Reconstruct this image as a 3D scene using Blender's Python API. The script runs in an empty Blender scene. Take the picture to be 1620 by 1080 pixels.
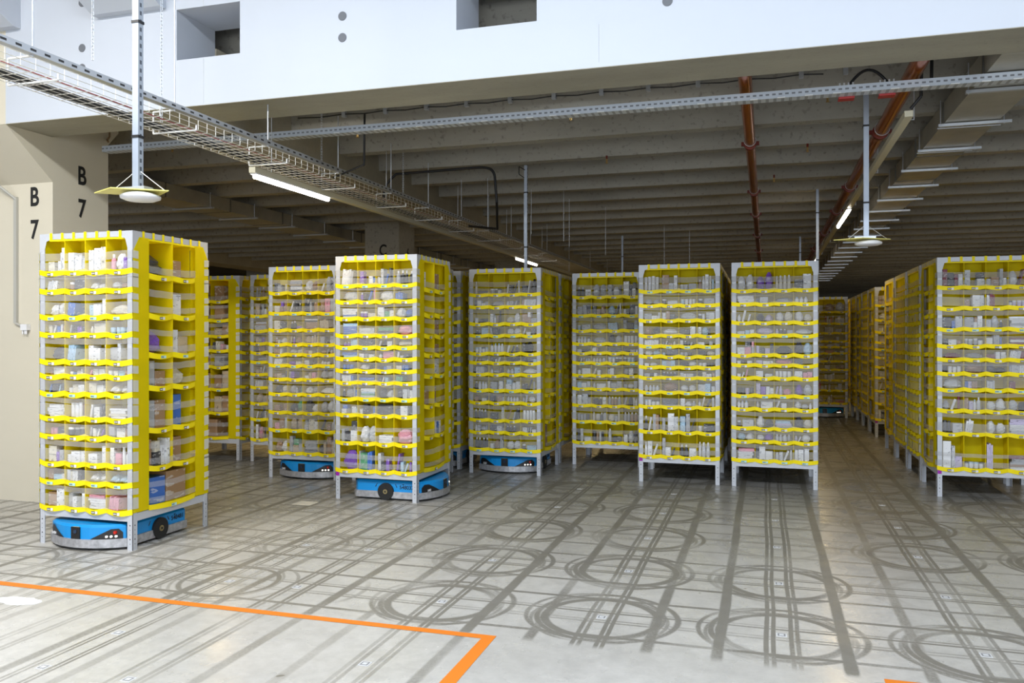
import bpy, math, random
from mathutils import Matrix, Vector
rnd = random.Random(7)
PI = math.pi
sc = bpy.context.scene
COL = sc.collection

# ------------------------------------------------------------------ materials
MATS = {}
def mat(name, col, rough=.6, metal=0., alpha=1., trans=0., noise=0., nscale=8., bump=0., emit=None, estr=0., spec=.5, detail=None):
    if name in MATS: return MATS[name]
    m = bpy.data.materials.new(name); m.use_nodes = True
    nt = m.node_tree; b = nt.nodes['Principled BSDF']
    b.inputs['Base Color'].default_value = (*col, 1)
    b.inputs['Roughness'].default_value = rough
    b.inputs['Metallic'].default_value = metal
    b.inputs['Specular IOR Level'].default_value = spec
    if emit:
        b.inputs['Emission Color'].default_value = (*emit, 1); b.inputs['Emission Strength'].default_value = estr
    if noise or bump:
        tc = nt.nodes.new('ShaderNodeTexCoord'); n = nt.nodes.new('ShaderNodeTexNoise')
        n.inputs['Scale'].default_value = nscale; n.inputs['Detail'].default_value = 6
        nt.links.new(tc.outputs['Object'], n.inputs['Vector'])
        if noise:
            r = nt.nodes.new('ShaderNodeMapRange')
            r.inputs[1].default_value = .25; r.inputs[2].default_value = .75
            r.inputs[3].default_value = 1 - noise; r.inputs[4].default_value = 1 + noise * .5
            mx = nt.nodes.new('ShaderNodeVectorMath'); mx.operation = 'SCALE'
            mx.inputs[0].default_value = col
            nt.links.new(n.outputs['Fac'], r.inputs[0]); nt.links.new(r.outputs[0], mx.inputs['Scale'])
            nt.links.new(mx.outputs[0], b.inputs['Base Color'])
        if bump:
            bp = nt.nodes.new('ShaderNodeBump'); bp.inputs['Strength'].default_value = bump
            nt.links.new(n.outputs['Fac'], bp.inputs['Height']); nt.links.new(bp.outputs[0], b.inputs['Normal'])
    if alpha < 1 or trans:
        out = nt.nodes['Material Output']
        mixn = nt.nodes.new('ShaderNodeMixShader')
        if alpha < 1:
            t = nt.nodes.new('ShaderNodeBsdfTransparent'); mixn.inputs[0].default_value = alpha
            nt.links.new(t.outputs[0], mixn.inputs[1]); nt.links.new(b.outputs[0], mixn.inputs[2])
        else:
            t = nt.nodes.new('ShaderNodeBsdfTranslucent'); t.inputs[0].default_value = (*col, 1); mixn.inputs[0].default_value = trans
            nt.links.new(b.outputs[0], mixn.inputs[1]); nt.links.new(t.outputs[0], mixn.inputs[2])
        nt.links.new(mixn.outputs[0], out.inputs['Surface'])
    MATS[name] = m
    return m

def slotted(name, col, axis, pitch, duty, dark=(.02, .02, .02), metal=.7, rough=.4, zband=None):
    """galvanised channel with a row of dark punched slots"""
    m = mat(name, col, rough, metal)
    nt = m.node_tree; b = nt.nodes['Principled BSDF']
    tc = nt.nodes.new('ShaderNodeTexCoord'); sp = nt.nodes.new('ShaderNodeSeparateXYZ')
    nt.links.new(tc.outputs['Object'], sp.inputs[0])
    def M(op, a, bb=None, c=None):
        n = nt.nodes.new('ShaderNodeMath'); n.operation = op
        for i, v in enumerate((a, bb, c)):
            if v is None: continue
            if isinstance(v, (int, float)): n.inputs[i].default_value = v
            else: nt.links.new(v, n.inputs[i])
        return n.outputs[0]
    f = M('FRACT', M('DIVIDE', sp.outputs[axis], pitch))
    on = M('LESS_THAN', f, duty)
    if zband:
        ax2, lo, hi = zband
        on = M('MULTIPLY', on, M('MULTIPLY', M('GREATER_THAN', sp.outputs[ax2], lo), M('LESS_THAN', sp.outputs[ax2], hi)))
    mx = nt.nodes.new('ShaderNodeMix'); mx.data_type = 'RGBA'
    mx.inputs[6].default_value = (*col, 1); mx.inputs[7].default_value = (*dark, 1)
    nt.links.new(on, mx.inputs[0]); nt.links.new(mx.outputs[2], b.inputs['Base Color'])
    nt.links.new(M('MULTIPLY', M('SUBTRACT', 1., on), metal), b.inputs['Metallic'])
    return m

YEL = mat('yellow_fabric', (.96, .80, .003), .65, trans=.45, spec=.2, bump=.25, nscale=14)
YLIP = mat('yellow_webbing', (.96, .77, .003), .55, spec=.3)
FRAME = mat('grey_painted_steel', (.54, .56, .61), .4, .15)
HOLE = mat('dark_hole', (.05, .05, .06), .8)
BAND = mat('elastic_gauze', (.58, .58, .60), .7, alpha=.32, spec=.2)
BANDTAB = mat('elastic_gauze_folded', (.70, .70, .64), .7, alpha=.72, spec=.2)
FILM = mat('clear_pouch_film', (.85, .86, .9), .25, alpha=.16)
LBLW = mat('label_white', (.75, .75, .75), .5)
LBLK = mat('label_black', (.06, .06, .06), .5)
LBLB = mat('label_pale_blue', (.45, .72, .72), .5)
PURP = mat('purple_sticker', (.30, .01, .35), .5)
STEEL = mat('galvanised_steel', (.62, .65, .70), .38, .6, noise=.15, nscale=20)
WIRE = mat('zinc_wire', (.75, .72, .66), .35, .5)
DUCT = mat('duct_sheet', (.42, .40, .34), .45, .35, noise=.25, nscale=3)
CABLE = mat('black_cable', (.012, .012, .014), .5)
REDC = mat('red_cable', (.25, .02, .02), .5)
COPPER = mat('lacquered_pipe', (.40, .10, .018), .22, .55)
CLAMP = mat('dark_red_clamp', (.16, .02, .012), .4, .2)
BRASS = mat('brass', (.5, .33, .12), .35, .8)
BLUE = mat('robot_blue', (.006, .27, .68), .32)
BLUED = mat('robot_dark_blue', (.01, .10, .2), .4)
SILVER = mat('robot_bumper', (.50, .50, .53), .4, .5, noise=.35, nscale=30)
BLK = mat('black_plastic', (.012, .012, .014), .35)
RUB = mat('tyre_rubber', (.015, .015, .015), .8)
BRZ = mat('hub_bronze', (.35, .28, .14), .35, .7)
LEDW = mat('led_white', (.9, .9, .85), .3, emit=(1, .95, .85), estr=1.6)
REDL = mat('red_button', (.55, .02, .01), .3)
YSTK = mat('yellow_sticker', (.85, .6, .02), .5)
INK = mat('black_ink', (.012, .012, .012), .7)
WHT = mat('white_plastic', (.8, .8, .82), .35)
YPL = mat('pale_yellow_plate', (.75, .68, .2), .4)
TUBE = mat('lit_tube', (1, 1, 1), .4, emit=(1, .93, .80), estr=14)
TRUNK = mat('trunking_cream', (.62, .58, .44), .4)
TAPE = mat('orange_tape', (.74, .20, .015), .6)
MARK = mat('white_marker', (.62, .63, .65), .5)
MARKD = mat('marker_grey', (.25, .25, .26), .6)
CRACK = mat('joint_shadow_gap', (.03, .03, .03), .9)

def concrete(name, col, var=.18, scale=1.2, spots=.0):
    m = mat(name, col, .75, spec=.25)
    nt = m.node_tree; b = nt.nodes['Principled BSDF']
    tc = nt.nodes.new('ShaderNodeTexCoord')
    mp = nt.nodes.new('ShaderNodeMapping'); mp.inputs['Scale'].default_value = (.35, 1, 1)
    nt.links.new(tc.outputs['Object'], mp.inputs[0])
    n1 = nt.nodes.new('ShaderNodeTexNoise'); n1.inputs['Scale'].default_value = scale; n1.inputs['Detail'].default_value = 9; n1.inputs['Roughness'].default_value = .65
    n2 = nt.nodes.new('ShaderNodeTexNoise'); n2.inputs['Scale'].default_value = scale * 22; n2.inputs['Detail'].default_value = 3
    nt.links.new(mp.outputs[0], n1.inputs['Vector']); nt.links.new(tc.outputs['Object'], n2.inputs['Vector'])
    r = nt.nodes.new('ShaderNodeMapRange'); r.inputs[1].default_value = .3; r.inputs[2].default_value = .7; r.inputs[3].default_value = 1 - var; r.inputs[4].default_value = 1 + var * .5
    r2 = nt.nodes.new('ShaderNodeMapRange'); r2.inputs[1].default_value = .58; r2.inputs[2].default_value = .72; r2.inputs[3].default_value = 1; r2.inputs[4].default_value = 1 - spots
    nt.links.new(n1.outputs['Fac'], r.inputs[0]); nt.links.new(n2.outputs['Fac'], r2.inputs[0])
    mu = nt.nodes.new('ShaderNodeMath'); mu.operation = 'MULTIPLY'
    nt.links.new(r.outputs[0], mu.inputs[0]); nt.links.new(r2.outputs[0], mu.inputs[1])
    sc_ = nt.nodes.new('ShaderNodeVectorMath'); sc_.operation = 'SCALE'; sc_.inputs[0].default_value = col
    nt.links.new(mu.outputs[0], sc_.inputs['Scale']); nt.links.new(sc_.outputs[0], b.inputs['Base Color'])
    bp = nt.nodes.new('ShaderNodeBump'); bp.inputs['Strength'].default_value = .08
    nt.links.new(n2.outputs['Fac'], bp.inputs['Height']); nt.links.new(bp.outputs[0], b.inputs['Normal'])
    return m
CONC = concrete('bare_concrete', (.40, .38, .33), .28, .9, .35)
CONCG = concrete('girder_concrete', (.43, .39, .30), .2, 1.0, .1)
PAINT = concrete('white_painted_concrete', (.555, .59, .66), .03, .8)
CREAM = concrete('cream_painted_concrete', (.65, .60, .49), .05, .8)
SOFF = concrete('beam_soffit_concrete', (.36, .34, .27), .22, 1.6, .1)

# ------------------------------------------------------------------ mesh builder
class MB:
    def __init__(s): s.v = []; s.f = []; s.m = []; s.sm = []
    def add(s, vs, fs, mi=0, smooth=False, M=None):
        k = len(s.v)
        s.v += [tuple(M @ Vector(p)) if M else tuple(p) for p in vs]
        for f in fs:
            s.f.append([k + i for i in f]); s.m.append(mi); s.sm.append(smooth)
        return s
    def box(s, x0, x1, y0, y1, z0, z1, mi=0, M=None):
        v = [(x0,y0,z0),(x1,y0,z0),(x1,y1,z0),(x0,y1,z0),(x0,y0,z1),(x1,y0,z1),(x1,y1,z1),(x0,y1,z1)]
        return s.add(v, [(3,2,1,0),(4,5,6,7),(0,1,5,4),(1,2,6,5),(2,3,7,6),(3,0,4,7)], mi, False, M)
    def quad(s, a, b, c, d, mi=0, M=None): return s.add([a, b, c, d], [(0,1,2,3)], mi, False, M)
    def cyl(s, p0, p1, r, n=12, mi=0, caps=True, r1=None, M=None):
        p0 = Vector(p0); p1 = Vector(p1); d = (p1 - p0)
        if d.length < 1e-9: return s
        d.normalize(); a = Vector((0,0,1)) if abs(d.z) < .9 else Vector((1,0,0))
        u = d.cross(a).normalized(); w = d.cross(u); r1 = r if r1 is None else r1
        vs = []
        for p, rr in ((p0, r), (p1, r1)):
            for i in range(n):
                t = 2*PI*i/n; vs.append(p + (u*math.cos(t) + w*math.sin(t))*rr)
        s.add(vs, [(i, (i+1) % n, n+(i+1) % n, n+i) for i in range(n)], mi, n > 6, M)
        if caps: s.add(vs, [list(range(n))[::-1], list(range(n, 2*n))], mi, False, M)
        return s
    def tube(s, pts, r, n=8, mi=0):
        for a, b in zip(pts, pts[1:]): s.cyl(a, b, r, n, mi, True)
        return s
    def lathe(s, prof, n=20, mi=0, M=None):
        vs = []; fs = []
        for (r, z) in prof:
            for i in range(n):
                t = 2*PI*i/n; vs.append((r*math.cos(t), r*math.sin(t), z))
        for j in range(len(prof)-1):
            for i in range(n):
                fs.append((j*n+i, j*n+(i+1) % n, (j+1)*n+(i+1) % n, (j+1)*n+i))
        s.add(vs, fs, mi, True, M)
        s.add(vs[:n], [list(range(n))[::-1]], mi, False, M); s.add(vs[-n:], [list(range(n))], mi, False, M)
        return s
    def prism(s, poly, z0, z1, mi=0, M=None, smooth=False):
        n = len(poly)
        vs = [(x, y, z0) for x, y in poly] + [(x, y, z1) for x, y in poly]
        s.add(vs, [(i, (i+1) % n, n+(i+1) % n, n+i) for i in range(n)], mi, smooth, M)
        return s.add(vs, [list(range(n))[::-1], list(range(n, 2*n))], mi, False, M)
    def mesh(s, name, mats):
        me = bpy.data.meshes.new(name); me.from_pydata(s.v, [], s.f)
        for m in (mats if isinstance(mats, (list, tuple)) else [mats]): me.materials.append(m)
        me.polygons.foreach_set('material_index', s.m); me.polygons.foreach_set('use_smooth', s.sm)
        me.update(); return me
    def build(s, name, mats, parent=None):
        return link(name, s.mesh(name, mats), parent)

def link(name, data, parent=None):
    o = bpy.data.objects.new(name, data); COL.objects.link(o)
    if parent is not None: o.parent = parent
    return o
def empty(name, loc=(0, 0, 0), rz=0.):
    o = link(name, None); o.location = loc; o.rotation_euler = (0, 0, rz); o.empty_display_size = .1
    return o
def tag(o, label=None, cat=None, group=None, kind=None):
    for k, v in (('label', label), ('category', cat), ('group', group), ('kind', kind)):
        if v: o[k] = v
    return o
def struct(name, mb, mats):
    return tag(mb.build(name, mats), kind='structure')
def bevel(o, w=.004, n=2):
    m = o.modifiers.new('b', 'BEVEL'); m.width = w; m.segments = n; m.limit_method = 'ANGLE'; return o

# ------------------------------------------------------------------ floor
G = 1.015; FX = .085; FY = 4.90
def floor_material():
    m = bpy.data.materials.new('floor_concrete'); m.use_nodes = True
    nt = m.node_tree; b = nt.nodes['Principled BSDF']; N = nt.nodes; L = nt.links
    tc = N.new('ShaderNodeTexCoord'); sp = N.new('ShaderNodeSeparateXYZ'); L.new(tc.outputs['Object'], sp.inputs[0])
    X, Y = sp.outputs[0], sp.outputs[1]
    def M(op, *a, clamp=False):
        n = N.new('ShaderNodeMath'); n.operation = op; n.use_clamp = clamp
        for i, v in enumerate(a):
            if isinstance(v, (int, float)): n.inputs[i].default_value = v
            else: L.new(v, n.inputs[i])
        return n.outputs[0]
    def noise(s, d=3, vec=None, r=.5):
        n = N.new('ShaderNodeTexNoise'); n.inputs['Scale'].default_value = s; n.inputs['Detail'].default_value = d; n.inputs['Roughness'].default_value = r
        L.new(vec or tc.outputs['Object'], n.inputs['Vector']); return n.outputs['Fac']
    def mr(v, a, b_, c=0., d=1.):
        n = N.new('ShaderNodeMapRange'); n.interpolation_type = 'SMOOTHSTEP'
        L.new(v, n.inputs[0])
        for i, q in enumerate((a, b_, c, d)): n.inputs[i+1].default_value = q
        return n.outputs[0]
    wob = M('MULTIPLY', M('SUBTRACT', noise(.8, 1), .5), .03)
    cx = M('DIVIDE', M('SUBTRACT', M('ADD', X, wob), FX), G); ix = M('FLOOR', M('ADD', cx, .5)); du = M('MULTIPLY', M('SUBTRACT', cx, ix), G)
    cy = M('DIVIDE', M('SUBTRACT', M('ADD', Y, wob), FY), G); iy = M('FLOOR', M('ADD', cy, .5)); dv = M('MULTIPLY', M('SUBTRACT', cy, iy), G)
    def rand(seed, a=None, b_=None):
        c = N.new('ShaderNodeCombineXYZ')
        if a is not None: L.new(a, c.inputs[0])
        if b_ is not None: L.new(b_, c.inputs[1])
        c.inputs[2].default_value = seed
        w = N.new('ShaderNodeTexWhiteNoise'); w.noise_dimensions = '3D'; L.new(c.outputs[0], w.inputs['Vector']); return w.outputs['Value']
    def line(d, off, w, s, soft=.35):
        a = M('ABSOLUTE', M('SUBTRACT', d, off))
        return M('MULTIPLY', mr(a, w*(1-soft), w*(1+soft), 1., 0.), s)
    n1 = mr(noise(1.3, 2), .3, .65, .6, 1.15); n2 = mr(noise(1.7, 2), .3, .65, .6, 1.15)
    grain = mr(noise(60, 3, r=.7), .3, .75, .7, 1.1)
    # tracks running away from the viewer
    vy = None
    for off, w, s, sd in ((-.080, .013, .95, 1), (-.043, .012, .85, 2), (.052, .013, .9, 3), (.086, .012, .95, 4), (-.325, .030, .95, 5), (.325, .032, 1., 6)):
        t = M('MULTIPLY', line(du, off, w, s), mr(rand(sd, ix), 0, 1, .65, 1.1))
        vy = t if vy is None else M('MAXIMUM', vy, t)
    vx = None
    for off, w, s, sd in ((-.10, .011, .9, 11), (-.062, .010, .8, 12), (.070, .011, .9, 13), (.108, .010, .8, 14), (-.33, .018, .9, 15), (.32, .018, .85, 16)):
        t = M('MULTIPLY', line(dv, off, w, s), mr(rand(sd, None, iy), 0, 1, .5, 1.1))
        vx = t if vx is None else M('MAXIMUM', vx, t)
    # turning circles
    def ring(ax, ay, R, w, s, x=None, y=None):
        x = du if x is None else x; y = dv if y is None else y
        r = M('SQRT', M('ADD', M('POWER', M('ABSOLUTE', M('SUBTRACT', x, ax)), 2.), M('POWER', M('ABSOLUTE', M('SUBTRACT', y, ay)), 2.)))
        return line(r, R, w, s, .5)
    rr = M('MAXIMUM', ring(.0, -.02, .335, .024, 1.), M('MAXIMUM', ring(.03, 0, .415, .018, .8), M('MAXIMUM', ring(-.045, .01, .41, .014, .7), ring(-.01, -.05, .40, .012, .6))))
    rr = M('MULTIPLY', rr, mr(rand(21, ix, iy), .1, .6, .25, 1.))
    rr = M('MULTIPLY', rr, mr(noise(1.9, 1), .3, .6, .45, 1.1))
    # zone masks
    far = mr(Y, 4.36, 4.46)
    rowmask = mr(Y, 4.44, 4.5)
    leftzone = mr(X, -1.62, -1.56, 1., 0.)
    colmask = M('MAXIMUM', far, M('MULTIPLY', leftzone, .55))
    ringmask = M('MULTIPLY', rowmask, mr(X, -2.6, -2.5, 0., 1.))
    t = M('MAXIMUM', M('MULTIPLY', M('MULTIPLY', vy, n1), colmask), M('MULTIPLY', M('MULTIPLY', vx, n2), rowmask))
    t = M('MAXIMUM', t, M('MULTIPLY', rr, M('MAXIMUM', M('MULTIPLY', ringmask, 1.), 0.)))
    # the half-pitch field on the left
    for (x0, y0, s) in ((-3.49, 4.87, .8), (-3.51, 5.9, .7), (-4.50, 4.9, .5), (-4.55, 5.95, .5), (-4.02, 5.45, .5), (-3.0, 5.92, .45), (-4.1, 6.87, .5), (-3.3, 6.6, .45), (-5.4, 4.85, .6), (-4.6, 7.4, .5), (-2.7, 6.9, .5)):
        lx = M('SUBTRACT', X, x0); ly = M('SUBTRACT', Y, y0)
        t = M('MAXIMUM', t, M('MULTIPLY', M('MAXIMUM', ring(0, 0, .325, .018, s, lx, ly), M('MAXIMUM', ring(.04, 0, .42, .012, s*.6, lx, ly), ring(-.05, .0, .40, .010, s*.55, lx, ly))), n1))
    for x0, s in ((-3.49, .75), (-4.5, .5)):
        for off, w in ((-.075, .009), (-.045, .009), (.055, .009), (.085, .009)):
            t = M('MAXIMUM', t, M('MULTIPLY', line(X, x0+off, w, s), n2))
    t = M('MULTIPLY', t, grain)
    t = M('MINIMUM', t, .68)
    # wear and dirt, plus the hall's dimness painted in towards the back
    base = N.new('ShaderNodeMix'); base.data_type = 'RGBA'
    base.inputs[6].default_value = (.46, .447, .425, 1); base.inputs[7].default_value = (.55, .537, .517, 1)
    L.new(mr(noise(.5, 6, r=.6), .3, .7), base.inputs[0])
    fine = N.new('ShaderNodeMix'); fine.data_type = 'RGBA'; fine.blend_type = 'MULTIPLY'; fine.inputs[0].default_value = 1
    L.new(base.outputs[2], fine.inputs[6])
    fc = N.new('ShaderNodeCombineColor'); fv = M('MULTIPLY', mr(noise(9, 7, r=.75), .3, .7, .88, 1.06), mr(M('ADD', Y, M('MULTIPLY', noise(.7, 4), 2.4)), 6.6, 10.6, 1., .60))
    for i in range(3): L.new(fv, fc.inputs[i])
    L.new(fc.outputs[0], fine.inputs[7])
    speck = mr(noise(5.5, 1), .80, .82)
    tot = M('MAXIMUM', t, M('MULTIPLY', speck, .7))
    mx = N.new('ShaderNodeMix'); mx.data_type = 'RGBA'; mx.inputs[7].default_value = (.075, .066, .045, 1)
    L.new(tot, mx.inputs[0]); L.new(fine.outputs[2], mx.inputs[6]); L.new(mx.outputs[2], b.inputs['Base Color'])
    rg = M('ADD', mr(noise(2.5, 5), .3, .7, .22, .36), M('MULTIPLY', t, .25))
    L.new(rg, b.inputs['Roughness']); b.inputs['Specular IOR Level'].default_value = .55
    return m
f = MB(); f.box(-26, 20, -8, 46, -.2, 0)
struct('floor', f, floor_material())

# ------------------------------------------------------------------ building shell
def wall(name, x0, x1, y0, y1, z0, z1, m): f = MB(); f.box(x0, x1, y0, y1, z0, z1); return struct(name, f, m)
wall('wall_back', -26, 20, 45.6, 46, 0, 4.6, CONC)
wall('wall_left', -26.3, -26, -8, 46, 0, 5.9, CONC)
wall('wall_right', 20, 20.3, -8, 46, 0, 5.9, CREAM)
wall('wall_front', -26, 20, -8.3, -8, 0, 5.9, CREAM)
f = MB(); f.box(-26, 20, 7.0, 45.6, 4.35, 4.55); struct('ceiling', f, CONC)
wall('wall_upper_rear', -26, 20, 6.9, 7.0, 4.2, 5.7, CONC)
f = MB(); f.box(-26, 20, -8, 6.63, 5.7, 5.9)
struct('ceiling_high', f, PAINT)

# the long white cross beam with rectangular openings and round holes
BX0, BX1, BY0, BY1, BZ0, BZ1 = -6.82, 14.0, 6.10, 6.63, 3.66, 5.7
def beam():
    f = MB()
    openings = [(-4.91, -4.27, 4.07, 4.51), (-2.31, -1.66, 4.055, 4.5)]
    xs = [BX0, -4.91, -4.27, -2.31, -1.66, BX1]
    for a, b_ in zip(xs, xs[1:]):
        op = [o for o in openings if abs(o[0]-a) < 1e-6]
        if not op:
            f.box(a, b_, BY0, BY1, BZ0+.001, BZ1)
        else:
            z0, z1 = op[0][2], op[0][3]
            f.box(a, b_, BY0, BY1, BZ0+.001, z0); f.box(a, b_, BY0, BY1, z1, BZ1)
    o = struct('wall_cross_beam', f, PAINT)
    # dents: shallow round grout pockets, three left, two middle, one right
    for k, (x, z) in enumerate([(-5.93, 4.69), (-5.93, 4.28), (-5.93, 4.10), (-3.3, 4.275), (-3.3, 4.10), (-.68, 4.09)]):
        g = MB(); g.cyl((x, BY0-.004, z), (x, BY0+.01, z), .037, 28); g.cyl((x, BY0-.006, z), (x, BY0-.003, z), .034, 28, 1)
        h = g.build('grout_plug', [mat('plug_grey', (.20, .21, .23), .8), mat('plug_grey_inner', (.15, .16, .18), .8)], o)
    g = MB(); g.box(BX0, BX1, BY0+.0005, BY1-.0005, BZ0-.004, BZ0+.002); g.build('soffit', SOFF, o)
    g = MB(); g.box(-4.636, -4.632, BY0-.002, BY0+.002, 3.67, 4.06); g.box(-4.636, -4.632, BY0-.002, BY0+.002, 4.51, 5.2)
    g.box(-1.185, -1.182, BY0-.002, BY0+.002, 3.70, 3.98)
    g.build('casting_joint', mat('joint_line', (.5, .52, .55), .8), o)
    # corbels carried on the camera side
    for (a, b_) in ((-7.2, -6.64), (-5.75, -5.02)):
        g = MB(); g.prism([(BY0-.42, 4.70), (BY0-.08, 4.53), (BY0, 4.53), (BY0, 5.7), (BY0-.42, 5.7)], a, b_, M=Matrix(((0,0,1,0),(1,0,0,0),(0,1,0,0),(0,0,0,1))))
        g.build('corbel', PAINT, o)
beam()
PY = Matrix(((0,0,1,0),(1,0,0,0),(0,1,0,0),(0,0,0,1)))   # prism (y,z) polygon extruded along x

def column(name, xr, y0, depth=.74, width=.73, corbel=False, m=CONC):
    f = MB()
    if corbel:
        f.prism([(y0, 0), (y0+depth, 0), (y0+depth, 3.74), (y0+depth+.15, 3.90), (y0+depth+.15, 4.349), (6.63, 4.349), (6.63, 5.7), (6.10, 5.7), (6.10, 3.66), (y0, 3.21)], xr-1.9, xr, M=PY)
    else:
        f.box(xr-width, xr, y0, y0+depth, 0, 4.349)
    return struct(name, f, m)
TXT = {}
def lettering(txt, loc, size, parent, rz=0., m=INK, off=.004, name='painted_lettering', sx=.78):
    key = (txt, size, off, m.name, name)
    if key not in TXT:
        c = bpy.data.curves.new(name, 'FONT'); c.body = txt; c.size = size; c.extrude = .0008; c.offset = off; c.align_x = 'CENTER'
        t = bpy.data.objects.new('tmp', c); COL.objects.link(t)
        bpy.context.view_layer.update()
        me = bpy.data.meshes.new_from_object(t.evaluated_get(bpy.context.evaluated_depsgraph_get())); me.name = name
        me.materials.clear(); me.materials.append(m)
        bpy.data.objects.remove(t); TXT[key] = me
    o = link(name, TXT[key], parent); o.location = loc; o.rotation_euler = (PI/2, 0, rz); o.scale = (sx, 1, 1)
    return o
cB = column('column_near', -6.82, 6.64, .735, corbel=True, m=CREAM)
for ch, z in (('B', 2.985), ('7', 2.655)):
    lettering(ch, (-7.05, 6.637, z), .265, cB, off=.006)
for ch, z in (('B', 3.25), ('7', 2.91)):
    lettering(ch, (-6.817, 7.01, z), .265, cB, PI/2, off=.006)
for k, y in enumerate((14.87, 23.1, 31.3, 39.5)):
    c = column('column_rear', -6.82, y)
    if k < 1:
        lettering('C', (-7.16, y-.003, 3.26), .30, c, off=.006); lettering('6', (-6.817, y+.42, 3.24), .27, c, PI/2, off=.006)
for y in (6.64, 14.87, 23.1, 31.3):
    column('column_far_left', -15.2, y)
# longitudinal girder carrying the ribs
f = MB(); f.box(-5.72, -4.90, 6.635, 45.6, 3.66, 4.349); struct('ceiling_girder', f, CONCG)
f = MB(); f.box(-14.9, -14.1, 6.635, 45.6, 3.66, 4.349); struct('ceiling_girder_far', f, CONCG)
def rib(x0, x1, y, name='ceiling_rib'):
    f = MB()
    f.prism([(y-.0, 3.86), (y+.16, 3.86), (y+.215, 4.35), (y-.055, 4.35)], x0, x1, M=PY)
    return struct(name, f, CONC)
k = 0
y = 7.93
while y < 45:
    rib(-4.899, 16, y); rib(-14.099, -5.721, y + .02); y += 1.062
f = MB(); f.box(-7.29, -7.255, 6.61, 6.637, 1.80, 3.08); f.cyl((-7.27, 6.62, 1.80), (-7.16, 6.62, 1.76), .012)
f.cyl((-7.272, 6.62, 3.06), (-7.6, 6.35, 3.42), .013)
o = f.build('cable_conduit', mat('conduit_grey', (.45, .44, .40), .5)); tag(o, 'thin grey conduit running down the cream column beside letter B', 'conduit')
bb = MB(); bb.box(-7.18, -7.10, 6.59, 6.638, 1.73, 1.79)
for dx in (-.05, 0, .03): bb.cyl((-7.14+dx*.6, 6.61, 1.73), (-7.14+dx*.6, 6.61, 1.69), .008)
o = bb.build('junction_box', WHT); tag(o, 'small white junction box with cable glands on the cream column', 'junction box')

# ------------------------------------------------------------------ storage racks (pods)
HW = .455; ZB = .30; ZT = 2.45; TW = .405; ADEP = .17; BDEP = .45; BW = .28
LAY = {
 'T1': [.125, .195, .29, .356, .457, .509, .575, .666, .734, .834, .902, 1.],
 'T2': [.12, .197, .277, .357, .413, .468, .525, .58, .657, .735, .868, 1.],
 'T3': [.122, .235, .326, .405, .46, .52, .596, .677, .777, .875, 1.],
 'T4': [.125, .225, .326, .407, .473, .541, .617, .719, .83, 1.],
 'B1': [.14, .26, .36, .452, .553, .696, .846, 1.],
 'B2': [.14, .287, .433, .555, .713, .854, 1.],
}
def tiers(lay):
    """[(z_shelf, clear height)] from the top down"""
    z = [ZT - q*(ZT-ZB) for q in LAY[lay]]; up = [ZT] + z[:-1]
    return [(a, b_-a) for a, b_ in zip(z, up)]
def face_pt(ang):
    c, s = round(math.cos(ang)), round(math.sin(ang))
    return lambda u, d, z: (u*c - (-HW+d)*s, u*s + (-HW+d)*c, z)

def shelf_mb(F, us, z, depth, seed):
    f = MB(); r = random.Random(seed)
    for a, b_ in zip(us, us[1:]):
        n = 6; top = []; bot = []; back = []; dr = .012 + .010*r.random()
        for i in range(n+1):
            t = i/n; u = a + (b_-a)*t; s = math.sin(PI*t)
            zz = .022 - dr*s; bul = -.004 - .016*s
            top.append(F(u, bul, z+zz)); bot.append(F(u, bul+.003, z+zz-.043)); back.append(F(u, depth, z-.006))
        k = len(f.v)
        f.add(top+bot, [(i, i+1, n+2+i, n+1+i) for i in range(n)], 1, True)
        f.add(bot+back, [(i, i+1, n+2+i, n+1+i) for i in range(n)], 0, False)
        f.add([F(a, 0, z), F(b_, 0, z), F(b_, depth, z), F(a, depth, z)], [(0,1,2,3)], 0)
    return f
def band_mb(F, u0, u1, z0, z1, seed, wrap=False, sag=.012):
    f = MB(); r = random.Random(seed); n = 8
    t0, t1, b0, b1 = [(r.random()-.5)*.012 for _ in range(4)]
    top, bot = [], []
    for i in range(n+1):
        t = i/n; u = u0 + (u1-u0)*t; s = math.sin(PI*t)*sag*r.uniform(.6, 1.2); d = -.008 - .012*math.sin(PI*t)*r.uniform(.4, 1.1)
        top.append(F(u, d, z1 + t0*(1-t) + t1*t - s)); bot.append(F(u, d, z0 + b0*(1-t) + b1*t - s))
    f.add(top+bot, [(i, i+1, n+2+i, n+1+i) for i in range(n)], 0, True)
    if wrap:
        for sg, ue in ((-1, u0), (1, u1)):
            e = .005
            f.add([F(ue, -.006, z0), F(sg*(HW+e), -.006, z0), F(sg*(HW+e), -.006, z1), F(ue, -.006, z1)], [(0,1,2,3)], 0)
            f.add([F(sg*(HW+e+.002), -.006, z0), F(sg*(HW+e+.002), .055, z0-.004), F(sg*(HW+e+.002), .055, z1-.004), F(sg*(HW+e+.002), -.006, z1)], [(0,1,2,3)], 1)
    return f

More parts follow.
